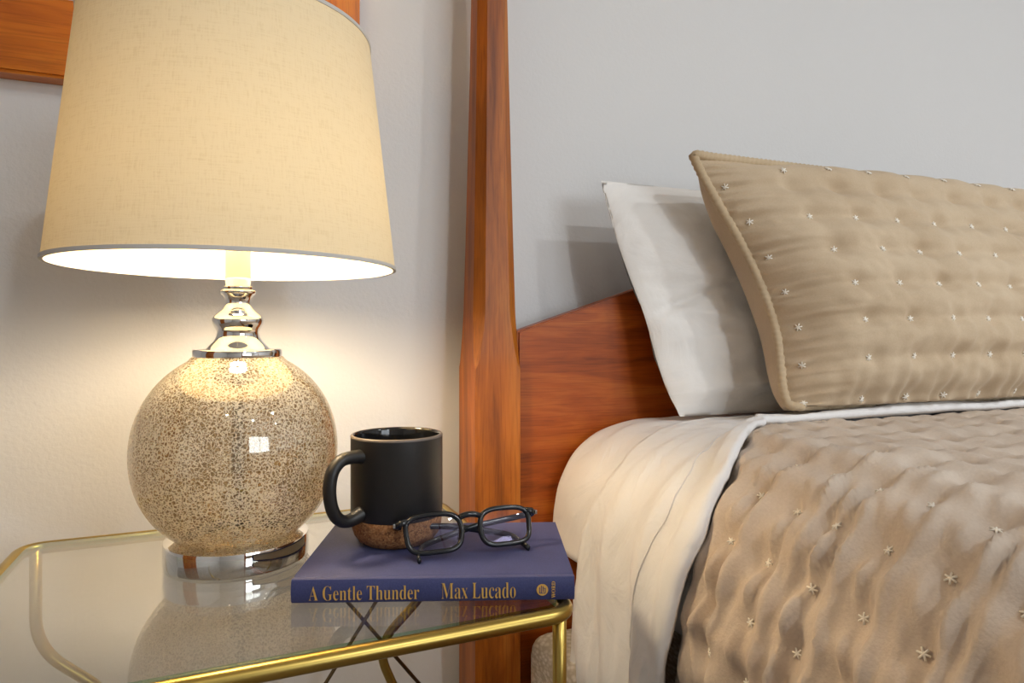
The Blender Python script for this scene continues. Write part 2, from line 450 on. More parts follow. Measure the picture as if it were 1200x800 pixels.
# ------------------------------------------------------------------ the room
def shell(name, lo, hi, mat): return struct(obj(name, box(lo, hi), mat, smooth=False))
shell('wall_back', (X0 - .1, WALL_Y, -0.1), (X1 + .1, WALL_Y + .1, CEIL + .1), 'wall')
shell('wall_left', (X0 - .1, Y0 - .1, -0.1), (X0, WALL_Y, CEIL + .1), 'wall')
shell('wall_right', (X1, Y0 - .1, -0.1), (X1 + .1, WALL_Y, CEIL + .1), 'wall')
WX0, WX1, WZ0, WZ1 = 0.80, 2.70, 0.80, 2.10  # unseen window opening, invented and placed to steer the fill light
bm = bmesh.new()
add_box(bm, (X0, Y0 - .1, -.1), (WX0, Y0, CEIL)); add_box(bm, (WX1, Y0 - .1, -.1), (X1, Y0, CEIL))
add_box(bm, (WX0, Y0 - .1, -.1), (WX1, Y0, WZ0)); add_box(bm, (WX0, Y0 - .1, WZ1), (WX1, Y0, CEIL))
struct(obj('wall_front', bm, 'wall', smooth=False))
shell('floor', (X0, Y0, -0.1), (X1, WALL_Y, 0.0), 'carpet')
shell('ceiling', (X0, Y0, CEIL), (X1, WALL_Y, CEIL + .1), 'ceil')
for nm, lo, hi in (('baseboard_back', (X0, WALL_Y - .014, 0), (X1, WALL_Y, .11)), ('baseboard_left', (X0, Y0, 0), (X0 + .014, -0.26, .11)),
                   ('baseboard_right', (X1 - .014, Y0, 0), (X1, WALL_Y - .014, .11))):
    struct(obj(nm, box(lo, hi, 0.004), 'trim', smooth=False))
win = bmesh.new()
fw = 0.06
add_box(win, (WX0, Y0 - .06, WZ0), (WX1, Y0 + .015, WZ0 + fw), .004); add_box(win, (WX0, Y0 - .06, WZ1 - fw), (WX1, Y0 + .015, WZ1), .004)
add_box(win, (WX0, Y0 - .06, WZ0 + fw), (WX0 + fw, Y0 + .015, WZ1 - fw), .004); add_box(win, (WX1 - fw, Y0 - .06, WZ0 + fw), (WX1, Y0 + .015, WZ1 - fw), .004)
add_box(win, ((WX0 + WX1) / 2 - .025, Y0 - .05, WZ0 + fw), ((WX0 + WX1) / 2 + .025, Y0, WZ1 - fw), .004)
struct(obj('window_1', win, 'trim', smooth=False))
door = empty('door_1', 'brown panelled wooden door', 'door', (X0, 0.18, 0), -math.pi / 2); del door['label'], door['category']; struct(door)
obj('door_leaf', box((-.42, .0, .01), (.42, .04, 2.03), .004), 'cherry_z', door, smooth=False)
for x in (-.30, .06):
    for z in (.22, 1.12): obj('panel', box((x, .04, z), (x + .24, .052, z + .72), .008), 'cherry_z', door, smooth=False)
obj('door_knob', lathe([(0, 0), (.026, .004), (.012, .012), (.012, .03), (.028, .045), (.026, .062), (0, .07)], 24), 'chrome', door).location = (-.36, .04, 1.0)
door.children[-1].rotation_euler = (-math.pi / 2, 0, 0)
LBL = ['recessed white ceiling downlight above the middle of the bed', 'recessed white ceiling downlight above the foot of the bed',
       'recessed white ceiling downlight above the far side of the bed', 'recessed white ceiling downlight above the bare carpet']
for (lx, ly), lb in zip(DOWNLIGHTS, LBL):
    d = empty('ceiling_downlight', lb, 'ceiling light', (lx, ly, CEIL), group='recessed ceiling downlights')
    obj('trim_ring', lathe([(.058, 0.0), (.058, -.03), (.062, -.034), (.088, -.010), (.092, -.0), ], 40), 'trim', d)

# ------------------------------------------------------------------ framed mirror on the wall above the nightstand
FX1, FZ0, FWD = 0.153, ZC + 0.331, 0.104
FX0, FZ1 = -0.70, ZC + 1.15
fr = empty('wall_mirror', 'wide orange-brown wooden frame hung on the wall behind the lampshade', 'wall mirror', ((FX0 + FX1) / 2, WALL_Y, FZ0))
ox, oz = (FX0 + FX1) / 2, FZ0
def rail(name, poly, mat):
    o = obj(name, prism([(x - ox, z - oz) for x, z in poly], -0.032, -0.001, 0.004), mat, fr, smooth=False)
rail('bottom_rail', [(FX0, FZ0), (FX1 - FWD, FZ0), (FX1 - FWD, FZ0 + FWD), (FX0, FZ0 + FWD)], 'pine_x')
rail('top_rail', [(FX0, FZ1 - FWD), (FX1 - FWD, FZ1 - FWD), (FX1 - FWD, FZ1), (FX0, FZ1)], 'pine_x')
rail('stile', [(FX1 - FWD + .0005, FZ0), (FX1, FZ0), (FX1, FZ1), (FX1 - FWD + .0005, FZ1)], 'pine_z')
rail('stile', [(FX0 - FWD, FZ0), (FX0 - .0005, FZ0), (FX0 - .0005, FZ1), (FX0 - FWD, FZ1)], 'pine_z')
obj('mirror_pane', box((FX0 - ox, -.014, FWD), (FX1 - FWD - ox, -.008, FZ1 - FWD - oz)), 'mirror', fr, smooth=False)

# ------------------------------------------------------------------ bed frame with pencil posts
PYF, PYB = 0.940, 1.0225                   # front and back of the post
PXL, PXR = 0.3098, 0.3824
BEDW = 2.03                                 # distance between the posts' inner sides
bed = empty('four_poster_bed', 'reddish-brown cherry wood four-poster bed with a sloping headboard', 'bed', ((PXL + PXR) / 2, (PYF + PYB) / 2, 0))
def post_mesh():
    hx, hy = (PXR - PXL) / 2, (PYB - PYF) / 2
    bm = bmesh.new()
    ZT = ZC + 0.0                            # where the chamfers begin
    # the square shaft, then an octagonal taper that starts in a lamb's tongue
    zs = [0.0, 0.5, ZT - .055] + [ZT - .055 + .0085 * k for k in range(1, 13)] + [ZT + .09, ZT + .13, ZT + .2, ZT + .3, ZT + .42, ZT + .60, ZT + .9, ZT + 1.15]
    rings = []
    for z in zs:
        h = z - (ZT - .055)
        c = 0.0006
        if h > 0: c = 0.0006 + 0.0145 * min(1, math.sqrt(max(0, h) / .085)) if h < .085 else 0.0151
        k = 1.0
        if h > .02: k = 1 - 0.36 * min(1.0, (h - .02) / 0.60) ** 0.85 if h < .62 else .64 - .10 * (h - .62)
        ax, ay = hx * k, hy * k
        c *= (k * .6 + .4)
        P = [(-ax + c, -ay), (ax - c, -ay), (ax, -ay + c), (ax, ay - c), (ax - c, ay), (-ax + c, ay), (-ax, ay - c), (-ax, -ay + c)]
        rings.append([bm.verts.new((x, y, z)) for x, y in P])
    for a, b in zip(rings, rings[1:]):
        for i in range(8): bm.faces.new([a[i], a[(i + 1) % 8], b[(i + 1) % 8], b[i]])
    bm.faces.new(rings[0][::-1]); bm.faces.new(rings[-1])
    return bm
p0 = obj('post', post_mesh(), 'cherry_z', bed, smooth=True, auto=14)
FOOT = -1.16
for dx, dy in ((BEDW + PXR - PXL, 0), (0, FOOT - PYF), (BEDW + PXR - PXL, FOOT - PYF)):
    o = p0.copy(); COL.objects.link(o); o.parent = bed; o.location = (dx, dy, 0)
ox, oy = bed.location.x, bed.location.y
# headboard panel: rises from the post in a straight slope, level along the middle
hz = ZC + 0.003
xa, xb = PXR + .0005 - ox, PXR + BEDW - .0005 - ox
top = [(xa, hz), (xa + .255, hz + .0835), (xa + .50, hz + .13), (xb - .50, hz + .13), (xb - .255, hz + .0835), (xb, hz)]
poly = [(xa, .22)] + top + [(xb, .22)]
obj('headboard', prism(poly[::-1], 0.953 - oy, 0.979 - oy, 0.003), 'cherry_x', bed, smooth=False)
for x in (PXL + .02 - ox, PXR + BEDW + .02 - ox):
    obj('side_rail', box((x, FOOT + .09 - oy, .12), (x + .028, PYF - .001 - oy, .27), .004), 'cherry_y', bed, smooth=False)
obj('foot_rail', box((xa, FOOT + .03 - oy, .12), (xb, FOOT + .058 - oy, .27), .004), 'cherry_x', bed, smooth=False)

# ------------------------------------------------------------------ box spring and mattress in its fitted sheet
MX0, MX1 = 0.430, 2.36
obj_bs = obj('box_spring', box((.392, FOOT + .10, .135), (MX1 + .03, .946, .378), .03, 4), 'ticking', None, auto=30)
tag(obj_bs, 'white textured box spring whose rounded corner shows beside the headboard post', 'box spring')

TOPZ = ZC - 0.138
# outline of the bed edge: arc length from the flat top (x = 0.64) over the shoulder and down the side
PROF = [(0.66, 0.0), (0.60, -.0005), (.572, -.002), (.540, -.008), (.509, -.018), (.487, -.031), (.467, -.049), (.453, -.070), (.442, -.094), (.4355, -.118), (.4317, -.145), (.4300, -.19), (.4305, -.25), (.432, -.33), (.434, -.46), (.436, -.60)]
_s = [0.0]
for a, b in zip(PROF, PROF[1:]): _s.append(_s[-1] + math.hypot(a[0] - b[0], a[1] - b[1]))
PX_T = [(s, p[0]) for s, p in zip(_s, PROF)]; PZ_T = [(s, p[1]) for s, p in zip(_s, PROF)]
def edge_pt(u):
    # u < 0: on the flat top, u >= 0 along the outline; returns x, z and outward normal
    if u <= 0: return 0.66 - u, 0.0, 0.0, 1.0
    x, z = sinterp(PX_T, u), sinterp(PZ_T, u)
    x2, z2 = sinterp(PX_T, u + .004), sinterp(PZ_T, u + .004)
    tx, tz = x2 - x, z2 - z; l = math.hypot(tx, tz) or 1
    return x, z, tz / l, -tx / l      # normal = rotate the tangent
def bed_pt(u, y, off=0.0):
    x, z, nx, nz = edge_pt(u)
    return Vector((x + nx * off, y, TOPZ + z + nz * off))

mat_e = empty('mattress', 'mattress in a smooth white fitted sheet, rounded corner bare at the headboard', 'mattress', (1.4, -.08, .378))
o = obj('mattress_core', box((.47, FOOT + .13, .380), (MX1 - .03, .925, TOPZ - .03), .05, 4), 'ticking', mat_e, auto=30)
o.matrix_parent_inverse = Matrix.Translation(-mat_e.location)
def sheet_fold(u, y):
    # soft drape of the fitted sheet near its corner
    d = .0035 * fbm(u * 9, y * 5, 3.1) + .0022 * fbm(u * 5 + 3 * y, y * 26, 7.7)
    return d
US = [-1.72 + .06 * k for k in range(27)] + [-.10 + .0085 * k for k in range(54)]
bm = bmesh.new(); rows = []
YS = [.944, .943, .938, .930] + [.922 - .0085 * k for k in range(56)] + [.43 - .1 * k for k in range(15)]
for y in YS:
    r = []
    for u in US:
        if u > .36: continue
        e = max(0, (y - .928) / .016); dr = -.020 * e * e
        r.append(bed_pt(u, y, sheet_fold(u, y) * min(1, (.944 - y) / .03) + dr) + Vector((0, 0, 0)))
    rows.append(r)
add_grid(bm, rows)
o = obj('fitted_sheet', face_out(bm), 'sheet', mat_e); o.matrix_parent_inverse = Matrix.Translation(-mat_e.location)
md = o.modifiers.new('thick', 'SOLIDIFY'); md.thickness = .0015; md.offset = -1

# ------------------------------------------------------------------ coverlet
S_END = 0.62                                # arc length at which the coverlet's side ends
def y_hem(u):                               # the coverlet's upper hem
    x = edge_pt(u)[0]
    if u < .02: return .722
    return interp([(0.0, .722), (.05, .700), (.12, .640), (.18, .590), (.24, .572), (.32, .585), (.42, .605), (.62, .63)], u)
GU, GV, U_0, V_0 = 0.053, 0.0520, 0.190 - 0.053 * 6, 0.432  # quilting grid
SHEAR = .085
def quilt_h(u, v, gu, gv, u0, v0, amp=.007, sig=.017, row=.40, colm=.30):
    # puffed cloth between tacked points
    a, b = (u - u0) / gu, (v - v0) / gv
    fa, fb = a - round(a), b - round(b)
    d2 = (fa * gu) ** 2 + (fb * gv) ** 2
    h = -amp * math.exp(-d2 / (2 * sig * sig)) * 1.0
    h -= amp * row * math.exp(-(fb * gv) ** 2 / (2 * .008 ** 2)) + amp * colm * math.exp(-(fa * gu) ** 2 / (2 * .010 ** 2))
    return h
def cov_off(u, v):
    y = v
    uq = u + SHEAR * (v - .43)
    h = .022 + quilt_h(uq, v, GU, GV, U_0, V_0, .0095, .0105, .28, .22)
    a, b = (uq - U_0) / GU, (v - V_0) / GV
    # puckers gathered between the tacks, running down the side
    side = min(1, max(.15, (u - .0) / .2))
    wig = v + .012 * fbm(u * 7, v * 9, 1.0)
    h += .0100 * side * (.55 - abs(math.sin(math.pi * wig / .0260 + .4))) * max(0, .75 + 1.0 * fbm(u * 9, v * 13, 4.0)) * (0.30 + abs(math.sin(math.pi * a)))
    h += .0030 * side * math.sin(wig * 2 * math.pi / .0190 + 4 * fbm(u * 5, v * 4, 8.0)) * (.5 + fbm(u * 13, v * 10, 6.0))
    h += .006 * fbm(u * 7, v * 6, 9.0) + .002 * fbm(u * 40, v * 18, 2.0)
    # flare of the hanging side
    h += .05 * max(0, u - .25) ** 1.2
    return h
def cov_pt(u, v):
    yh = y_hem(u)
    d = yh - v
    k = 1 - math.exp(-max(0, d) / .012)
    off = .006 + (cov_off(u, v) - .006) * k
    return bed_pt(u, v, off)
cov = empty('quilted_coverlet', 'taupe quilted cotton coverlet with star stitches hanging down the bed side', 'coverlet', (1.4, -.2, TOPZ))
bm = bmesh.new(); rows = []
CU = [-1.70 + .0125 * k for k in range(96)] + [-.50 + .0068 * k for k in range(int(1.12 / .0068) + 1)]
NV = 165
CV = [k * .0038 for k in range(NV)] + [NV * .0038 + .0125 * k for k in range(1, 93)]
vs = []
for dv in CV:
    r = []
    for u in CU:
        yh = y_hem(u)
        v = yh - dv if dv < .10 else (yh - dv) + (0.63 - yh) * min(1, (dv - .10) / .45)
        r.append(cov_pt(u, v))
    rows.append(r)
add_grid(bm, rows)
o = obj('quilt_cloth', face_out(bm), 'taupe', cov); o.matrix_parent_inverse = Matrix.Translation(-cov.location)
md = o.modifiers.new('thick', 'SOLIDIFY'); md.thickness = .004; md.offset = -1

def star_mesh(name, L, r):
    bm = bmesh.new()
    for k in range(3):
        a = math.pi * k / 3 + .3
        d = Vector((math.cos(a), math.sin(a), 0))
        add_tube(bm, [-d * L, -d * L * .5 + Vector((0, 0, r * .8)), d * L * .5 + Vector((0, 0, r * .8)), d * L], r, n=5)
    me = bpy.data.meshes.new(name); bm.to_mesh(me); bm.free(); me.materials.append(M['thread'])
    for p in me.polygons: p.use_smooth = True
    return me
STAR = star_mesh('stitch', .0046, .00085)
STAR2 = star_mesh('stitch_sham', .0056, .00100)
def put_star(me, p, nrm, parent, tang):
    z = nrm.normalized(); x = (tang - z * tang.dot(z)).normalized(); y = z.cross(x)
    o = bpy.data.objects.new('stitch', me); COL.objects.link(o); o.parent = parent
    ra = random.uniform(-.4, .4)
    mw = Matrix((x, y, z)).transposed().to_4x4() @ Matrix.Rotation(ra, 4, 'Z'); mw.translation = p + z * .0009
    o.matrix_basis = Matrix.Translation(-parent.location) @ mw
for i in range(-7, 14):
    for j in range(-8, 6):
        v = V_0 + j * GV; u = U_0 + i * GU - SHEAR * (v - .43)
        if v > y_hem(u) - .012 or u > .58: continue
        if v < -.02: continue
        p = cov_pt(u, v); q = cov_pt(u + .004, v) - cov_pt(u - .004, v); s = cov_pt(u, v - .004) - cov_pt(u, v + .004)
        n = q.cross(s)
        x, z, nx, nz = edge_pt(u)
        if n.dot(Vector((nx, 0, nz))) < 0: n = -n
        put_star(STAR, p, n, cov, q)
# the tacks further off, too many to list one by one
sv, sf = [], []
base_v = [v.co.copy() for v in STAR.vertices]; base_f = [tuple(p.vertices) for p in STAR.polygons]
for i in range(-28, 15):
    for j in range(-29, 6):
        v = V_0 + j * GV; u = U_0 + i * GU - SHEAR * (v - .43)
        if v > y_hem(u) - .012 or u > .60 or u < -1.65: continue
        if i >= -7 and j >= -8 and u <= .58 and v >= -.02: continue
        yh = y_hem(u)
        p = cov_pt(u, v); x, z, nx, nz = edge_pt(u)
        Z = Vector((nx, 0, nz)); Y = Vector((0, 1, 0)); X = Y.cross(Z)
        k0 = len(sv)
        for b in base_v: sv.append(p + X * b.x + Y * b.y + Z * (b.z + .0009) - cov.location)
        for f in base_f: sf.append(tuple(k0 + q for q in f))
me = bpy.data.meshes.new('far_stitches'); me.from_pydata(sv, [], sf)
o = obj('far_stitches', me, 'thread', cov); o['kind'] = 'stuff'

# ------------------------------------------------------------------ turned-down top sheet between pillows and coverlet
ts = empty('flat_sheet', 'white flat sheet turned down over the coverlet hem and hanging at the bed side', 'bed sheet', (1.4, .75, TOPZ))
def y_back(u): return interp([(-2, .845), (0, .852), (.06, .835), (.13, .806), (.20, .790), (.30, .815), (.45, .832), (.62, .845)], u)
bm = bmesh.new(); rows = []
TN = 44
TU = [-1.70 + .05 * k for k in range(32)] + [-.10 + .008 * k for k in range(84)]
for k in range(TN + 1):
    t = k / TN
    r = []
    for u in TU:
        yb, yh = y_back(u), y_hem(u) - .016
        v = yb + (yh - yb) * t
        off = .0065 + .020 * max(0, min(1, (t - .62) / .25)) ** 2 * (1 if t < .985 else .72)
        fold = 1.5 * (.0045 * fbm(u * 5 + v * 7, v * 22, 5.5) + .004 * math.sin((v - .06 * math.sin(u * 6)) * 2 * math.pi / .085 + 1.0) * min(1, max(0, u - .05) / .2))
        off += fold * min(1, t / .1 + .2) * min(1, (1 - t) / .15 + .35) + .0015 * fbm(u * 30, v * 30, 2.2)
        off += .06 * max(0, u - .22) ** 1.15 + .03 * max(0, u - .2) * t
        off = max(off, .004)
        r.append(bed_pt(u, v, off))
    rows.append(r)
# the edge curls under
r = []
for i, u in enumerate(TU):
    p = rows[-1][i]; x, z, nx, nz = edge_pt(u); r.append(p + Vector((-nx * .006, .004, -nz * .006)))
rows.append(r)
add_grid(bm, rows)
o = obj('sheet_cloth', face_out(bm), 'sheet', ts); o.matrix_parent_inverse = Matrix.Translation(-ts.location)
md = o.modifiers.new('thick', 'SOLIDIFY'); md.thickness = .0015; md.offset = -1
# hem seam: a stitched line along the turned-down band
pts = []
hi = int(TN * .66)
for i, u in enumerate(TU):
    if u < -.6: continue
    x, z, nx, nz = edge_pt(u); pts.append(rows[hi][i] + Vector((nx, 0, nz)) * .0006)
o = obj('hem_seam', tube(pts, .0009, n=5), 'sheet', ts); o.matrix_parent_inverse = Matrix.Translation(-ts.location)

# ------------------------------------------------------------------ pillows
SHAM_T = [(0, 0), (.05, .42), (.12, .70), (.22, .92), (.36, 1.0), (.52, .97), (.68, .82), (.82, .56), (.92, .30), (1, 0)]
def lean_pillow(name, label, cat, picks, base_y, top_y, zb, zt, xr, Tf, Tb, mat, back_mat=None, group=None, quilt=None, nS=120, nT=80, wr=0.0, seed=0.0, sag=0.0, zr=0.0):
    p0 = Vector((0, base_y, zb)); ev = Vector((0, top_y - base_y, zt - zb)); Lv = ev.length; ev.normalize()
    nf = Vector((0, -ev.z, ev.y))            # faces the room
    left = []
    for px, py in picks:
        q = hit(px, py, p0, nf)
        left.append(((q - p0).dot(ev), q.x))
    left.sort()
    v0, v1 = left[0][0], left[-1][0]
    root = empty(name, label, cat, ((left[0][1] + xr) / 2, base_y, zb), group=group)
    def plane(s, t):
        v = v0 + (v1 - v0) * t
        xl = sinterp(left, v)
        x = xl + (xr - xl) * s
        vv = v + zr * s * t
        return x, vv
    def thick(s, t):
        es = min(s, 1 - s) * (xr - .66) ; et = min(t, 1 - t) * Lv
        a = 1 - math.exp(-es / .075) ; b = 1 - math.exp(-et / .085)
        return (a * b) ** .72
    def pt(s, t, side):
        x, v = plane(s, t)
        k = thick(s, t)
        if side > 0:
            if quilt:
                es = min(s, 1 - s) * (xr - .66)
                k = (1 - math.exp(-es / .055)) ** .8 * sinterp(SHAM_T, t)
                v += .034 * (1 - math.exp(-es / .10)) * math.exp(-((t - .90) / .09) ** 2) * (1 - t) / .1 if t > .6 else 0
            off = Tf * k
            if quilt: off += quilt(s, t, x, v, k)
            off += wr * k * fbm(x * 9, v * 11, seed)
            if not quilt:
                off += wr * .8 * k * fbm(x * 4 + v * 5, v * 16, seed + 3)
                # a long crease across the case and slack folds at the foot
                d = v - (.17 + .35 * (x - .60))
                off -= .012 * math.exp(-(d / .008) ** 2) * math.exp(-((x - .66) / .09) ** 2) * min(1, k * 2)
                off += .012 * math.exp(-((v - .035 - .10 * (x - .65)) / .016) ** 2) * min(1, k * 2)
            off -= 0
        else:
            if quilt:
                es = min(s, 1 - s) * (xr - .66); et = min(t, 1 - t) * Lv
                k = (1 - math.exp(-es / .008)) * (1 - math.exp(-et / .045))
            off = -Tb * k + wr * .4 * fbm(x * 9, v * 9, seed + 9)
        q = p0 + Vector((x, 0, 0)) + ev * v + nf * off
        if quilt:                            # the foot of the sham is pressed flat by the bedding under it
            zm = TOPZ + .013 + .020 * min(1, max(0, (.775 - q.y) / .03))
            if q.z < zm + .01: q.z = zm + .01 * math.exp((q.z - zm - .01) / .01)
        return q
    S = [.5 - .5 * math.cos(math.pi * i / nS) if False else i / nS for i in range(nS + 1)]
    S = sorted(set([0, .0015, .004, .008, .013, .018] + S[1:]))
    Tt = [j / nT for j in range(nT + 1)]
    return root, pt, S, Tt, plane, left
def child(o, root): o.matrix_parent_inverse = Matrix.Translation(-root.location); return o

# white pillow against the headboard
pk_w = [(704, 212), (711, 240), (724, 285), (738, 325), (755, 370), (769, 420), (782, 458), (797, 488)]
root, pt, S, Tt, plane, left = lean_pillow('bed_pillow', 'plain white bed pillow leaning on the headboard behind the tan sham', 'pillow', pk_w,
    .870, .948, TOPZ + .004, ZC + .26, 1.42, .046, .024, 'pillowcase', wr=.012, seed=1.3)
bm = bmesh.new()
A = add_grid(bm, [[pt(s, t, 1) for s in S] for t in Tt]); B = add_grid(bm, [[pt(s, t, -1) for s in S] for t in Tt])
bmesh.ops.remove_doubles(bm, verts=bm.verts, dist=.0006)
child(obj('pillowcase', bm, 'pillowcase', root), root)

# tan quilted sham in front of it
pk_s = [(812, 182), (824, 207), (846, 246), (869, 286), (890, 330), (904, 368), (912, 400), (915, 430), (919, 460), (928, 486), (938, 503)]
SGU, SGV, SU0, SV0 = 0.083, 0.0545, 0.016, 0.012
def sham_q(s, t, x, v, k):
    a = s * .86
    h = quilt_h(a, v, SGU, SGV, SU0, SV0, .0085, .0115, .85, .08)
    # gathers along the piped edge
    e = math.exp(-a / .030)
    g = .0085 * e * math.sin(v * 2 * math.pi / .0165 + 2.5 * fbm(v * 30, 0, 1)) * (.6 + .8 * fbm(v * 40, a * 20, 7)) * min(1, a / .005)
    b = math.exp(-max(0, v) / .05)
    g += .0035 * b * math.sin(a * 2 * math.pi / .030 + 2 * fbm(a * 12, v * 9, 3)) * min(1, a / .1)
    return h * min(1, k * 1.6) + g + .003 * fbm(a * 16, v * 20, 6) * min(1, k * 1.5)
root, pt, S, Tt, plane, left = lean_pillow('pillow_sham', 'tan quilted pillow sham with star stitches and corded piping before the white pillow', 'pillow sham', pk_s,
    .740, .845, TOPZ + .022, ZC + .285, 1.56, .100, .062, 'tan', quilt=sham_q, nS=230, nT=190, wr=.005, seed=5.1, sag=.5, zr=.0)
bm = bmesh.new(); add_grid(bm, [[pt(s, t, 1) for s in S] for t in Tt])
child(obj('front_panel', bm, 'tan', root), root)
bm = bmesh.new(); add_grid(bm, [[pt(s, t, -1) for s in S] for t in Tt])
child(obj('back_panel', bm, 'tan', root), root)
def ring_pts():
    P = [pt(0, t, 1) for t in Tt] + [pt(s, 1, 1) for s in S[1::3]] + [pt(1, t, 1) for t in Tt[::-1]] + [pt(s, 0, 1) for s in S[::-1][1:-1:3]]
    return P
R = ring_pts()
# the cord is wrapped: fine ridges wind along it
def resample(P, step):
    out = []; P = P + [P[0]]
    acc = 0.0
    for a, b in zip(P, P[1:]):
        L = (b - a).length
        while acc < L:
            out.append(a + (b - a) * (acc / L)); acc += step
        acc -= L
    return out
R = resample(R, .0026)
bm = bmesh.new(); add_tube(bm, R, .0070, n=10, closed=True)
bm.verts.ensure_lookup_table()
for i, v in enumerate(bm.verts):
    c = R[i // 10]
    v.co = c + (v.co - c) * (1 + .10 * math.cos(2 * math.pi * (i // 10) / 3.4 + (i % 10) * .63))
child(obj('piping', bm, 'tan_pipe', root), root)
for i in range(16):
    for j in range(9):
        a, v = SU0 + i * SGU, SV0 + j * SGV
        s = a / .86
        t = (v - left[0][0]) / (left[-1][0] - left[0][0])
        if not (0.01 < s < .985 and .03 < t < .985): continue
        p = pt(s, t, 1); q = pt(s + .005, t, 1) - pt(s - .005, t, 1); r_ = pt(s, min(1, t + .008), 1) - pt(s, t - .008, 1)
        n = q.cross(r_)
        if n.y > 0: n = -n
        put_star(STAR2, p, n, root, q)

# ------------------------------------------------------------------ nightstand
GZ = 0.603
TR = math.radians(2.2)
ns = empty('nightstand', 'gold metal nightstand with a clear glass top beside the bed', 'nightstand', (0.0115, 0.692, 0), TR)
HW, HD = 0.2375, 0.1935
RZ, RR = 0.5963, 0.0067
ring = smooth_path([(-HW, -HD, RZ), (HW, -HD, RZ), (HW, HD, RZ), (-HW, HD, RZ)], .026, 8, closed=True)
obj('top_frame', tube(ring, RR, n=16, closed=True), 'gold', ns)
inset = .0070
gp = smooth_path([(-HW + inset, -HD + inset, 0), (HW - inset, -HD + inset, 0), (HW - inset, HD - inset, 0), (-HW + inset, HD - inset, 0)], .020, 6, closed=True)
bm = bmesh.new()
top_v = [bm.verts.new((p.x, p.y, GZ)) for p in gp]; bot_v = [bm.verts.new((p.x, p.y, GZ - .0040)) for p in gp]
bm.faces.new(top_v); bm.faces.new(bot_v[::-1])
g_top = obj('glass_top', bm, 'glass', ns, smooth=False)
bm = bmesh.new()
top_v = [bm.verts.new((p.x, p.y, GZ)) for p in gp]; bot_v = [bm.verts.new((p.x, p.y, GZ - .0040)) for p in gp]
for i in range(len(gp)):
    j = (i + 1) % len(gp); bm.faces.new([bot_v[i], bot_v[j], top_v[j], top_v[i]])
obj('glass_edge', bm, 'glass_edge', g_top)
LEG = .006
for sx in (-1, 1):
    for sy in (-1, 1):
        x, y = sx * (HW - .0125), sy * (HD - .004)
        path = smooth_path([(x, y, RZ), (x, y, .487), (x - sx * .075, y, .418), (x, y, .235), (x, y, .006)], .035, 10)
        obj('leg', tube(path, LEG, n=14), 'gold', ns)
        obj('foot', lathe([(0, 0), (.008, 0), (.009, .003), (.009, .010), (.007, .012), (0, .012)], 20), 'gold', ns).location = (x, y, 0)
bk = HD - .004
obj('brace', tube([(.042 - .0115, bk, RZ - .004), (HW - .012, bk, .335)], .0024, n=10), 'gold_dark', ns)
obj('brace', tube([(HW - .012, bk - .006, RZ - .004), (-.02, bk - .006, .235)], .0024, n=10), 'gold_dark', ns)

# ------------------------------------------------------------------ table lamp
LZ = GZ
lamp = empty('table_lamp', 'lit table lamp with a cream linen drum shade and a crackled mercury glass globe', 'table lamp', (-.0125, .742, LZ))
lz = lambda py: ZC - (py - HOR) / 1135.0 - LZ      # height of a point on the lamp axis
obj('base', lathe([(0, 0), (.066, 0), (.0690, .0015), (.0697, .004), (.0697, .021), (.0690, .0235), (.067, .0245), (.0, .0245)], 96), 'chrome', lamp, auto=40)
cz = lz(527)
gl = []
zb_, zt_ = .0245, lz(418)
for k in range(49):
    z = zb_ + (zt_ - zb_) * k / 48
    h = (z - cz)
    b = .1045 if h > 0 else .1035
    r = .0993 * math.sqrt(max(0.0, 1 - (abs(h) / b) ** 2.08))
    gl.append((max(r, .044), z))
globe = obj('globe', lathe(gl, 96), 'mercury', lamp)
obj('globe_collar', lathe([(.051, .0245), (.0525, .0265), (.051, .0285), (.0485, .029)], 64), 'chrome', lamp)
obj('inner_rod', lathe([(.0062, .0245), (.0062, zt_)], 20), 'chrome', lamp)
neck = [(.0, zt_ - .001), (.0425, zt_ - .001), (.0430, zt_ + .001), (.0430, zt_ + .0065), (.0420, zt_ + .0078), (.030, zt_ + .0080)]
for py, r in ((409, .0305), (408, .0300), (404, .0268), (399, .0226), (394, .0206), (389, .0200), (386.5, .0210), (384, .0222), (380, .0240), (376, .0247), (372, .0240), (369, .0215), (366, .0180), (362, .0142), (357, .0119), (353, .0118), (348, .0136), (344.5, .0168), (343, .0178), (341.3, .0176), (340, .0150), (339.2, .0140), (338.5, .0143), (336.5, .0143), (335.5, .0128), (330, .0125), (326, .0125)):
    neck.append((r, lz(py)))
neck.append((0, lz(326)))
obj('neck', lathe(neck, 72), 'chrome', lamp, auto=50)
obj('socket_tube', lathe([(.0, lz(326)), (.0122, lz(326)), (.0122, lz(288)), (0, lz(288))], 40), 'lamp_white', lamp, auto=40)
SB, ST = ZC + .067 - LZ, ZC + .3015 - LZ
RB, RT = .1635, .137
sh = empty('x', '', ''); bpy.data.objects.remove(sh)
shp = [(RB - (RB - RT) * k / 8, SB + (ST - SB) * k / 8) for k in range(9)]   # one layer of cloth
shade = obj('lamp_shade', lathe(shp, 128), 'shade', lamp, auto=40)
shade.location = (-.004, 0, 0)
for rr, zz in ((RB, SB), (RT, ST)):
    bm = lathe([(rr + .0009, zz - .0008), (rr + .0010, zz + .0026), (rr - .0026, zz + .0026), (rr - .0026, zz - .0008), (rr + .0009, zz - .0008)], 128)
    obj('rim_tape', bm, 'shade_trim', shade, auto=40)
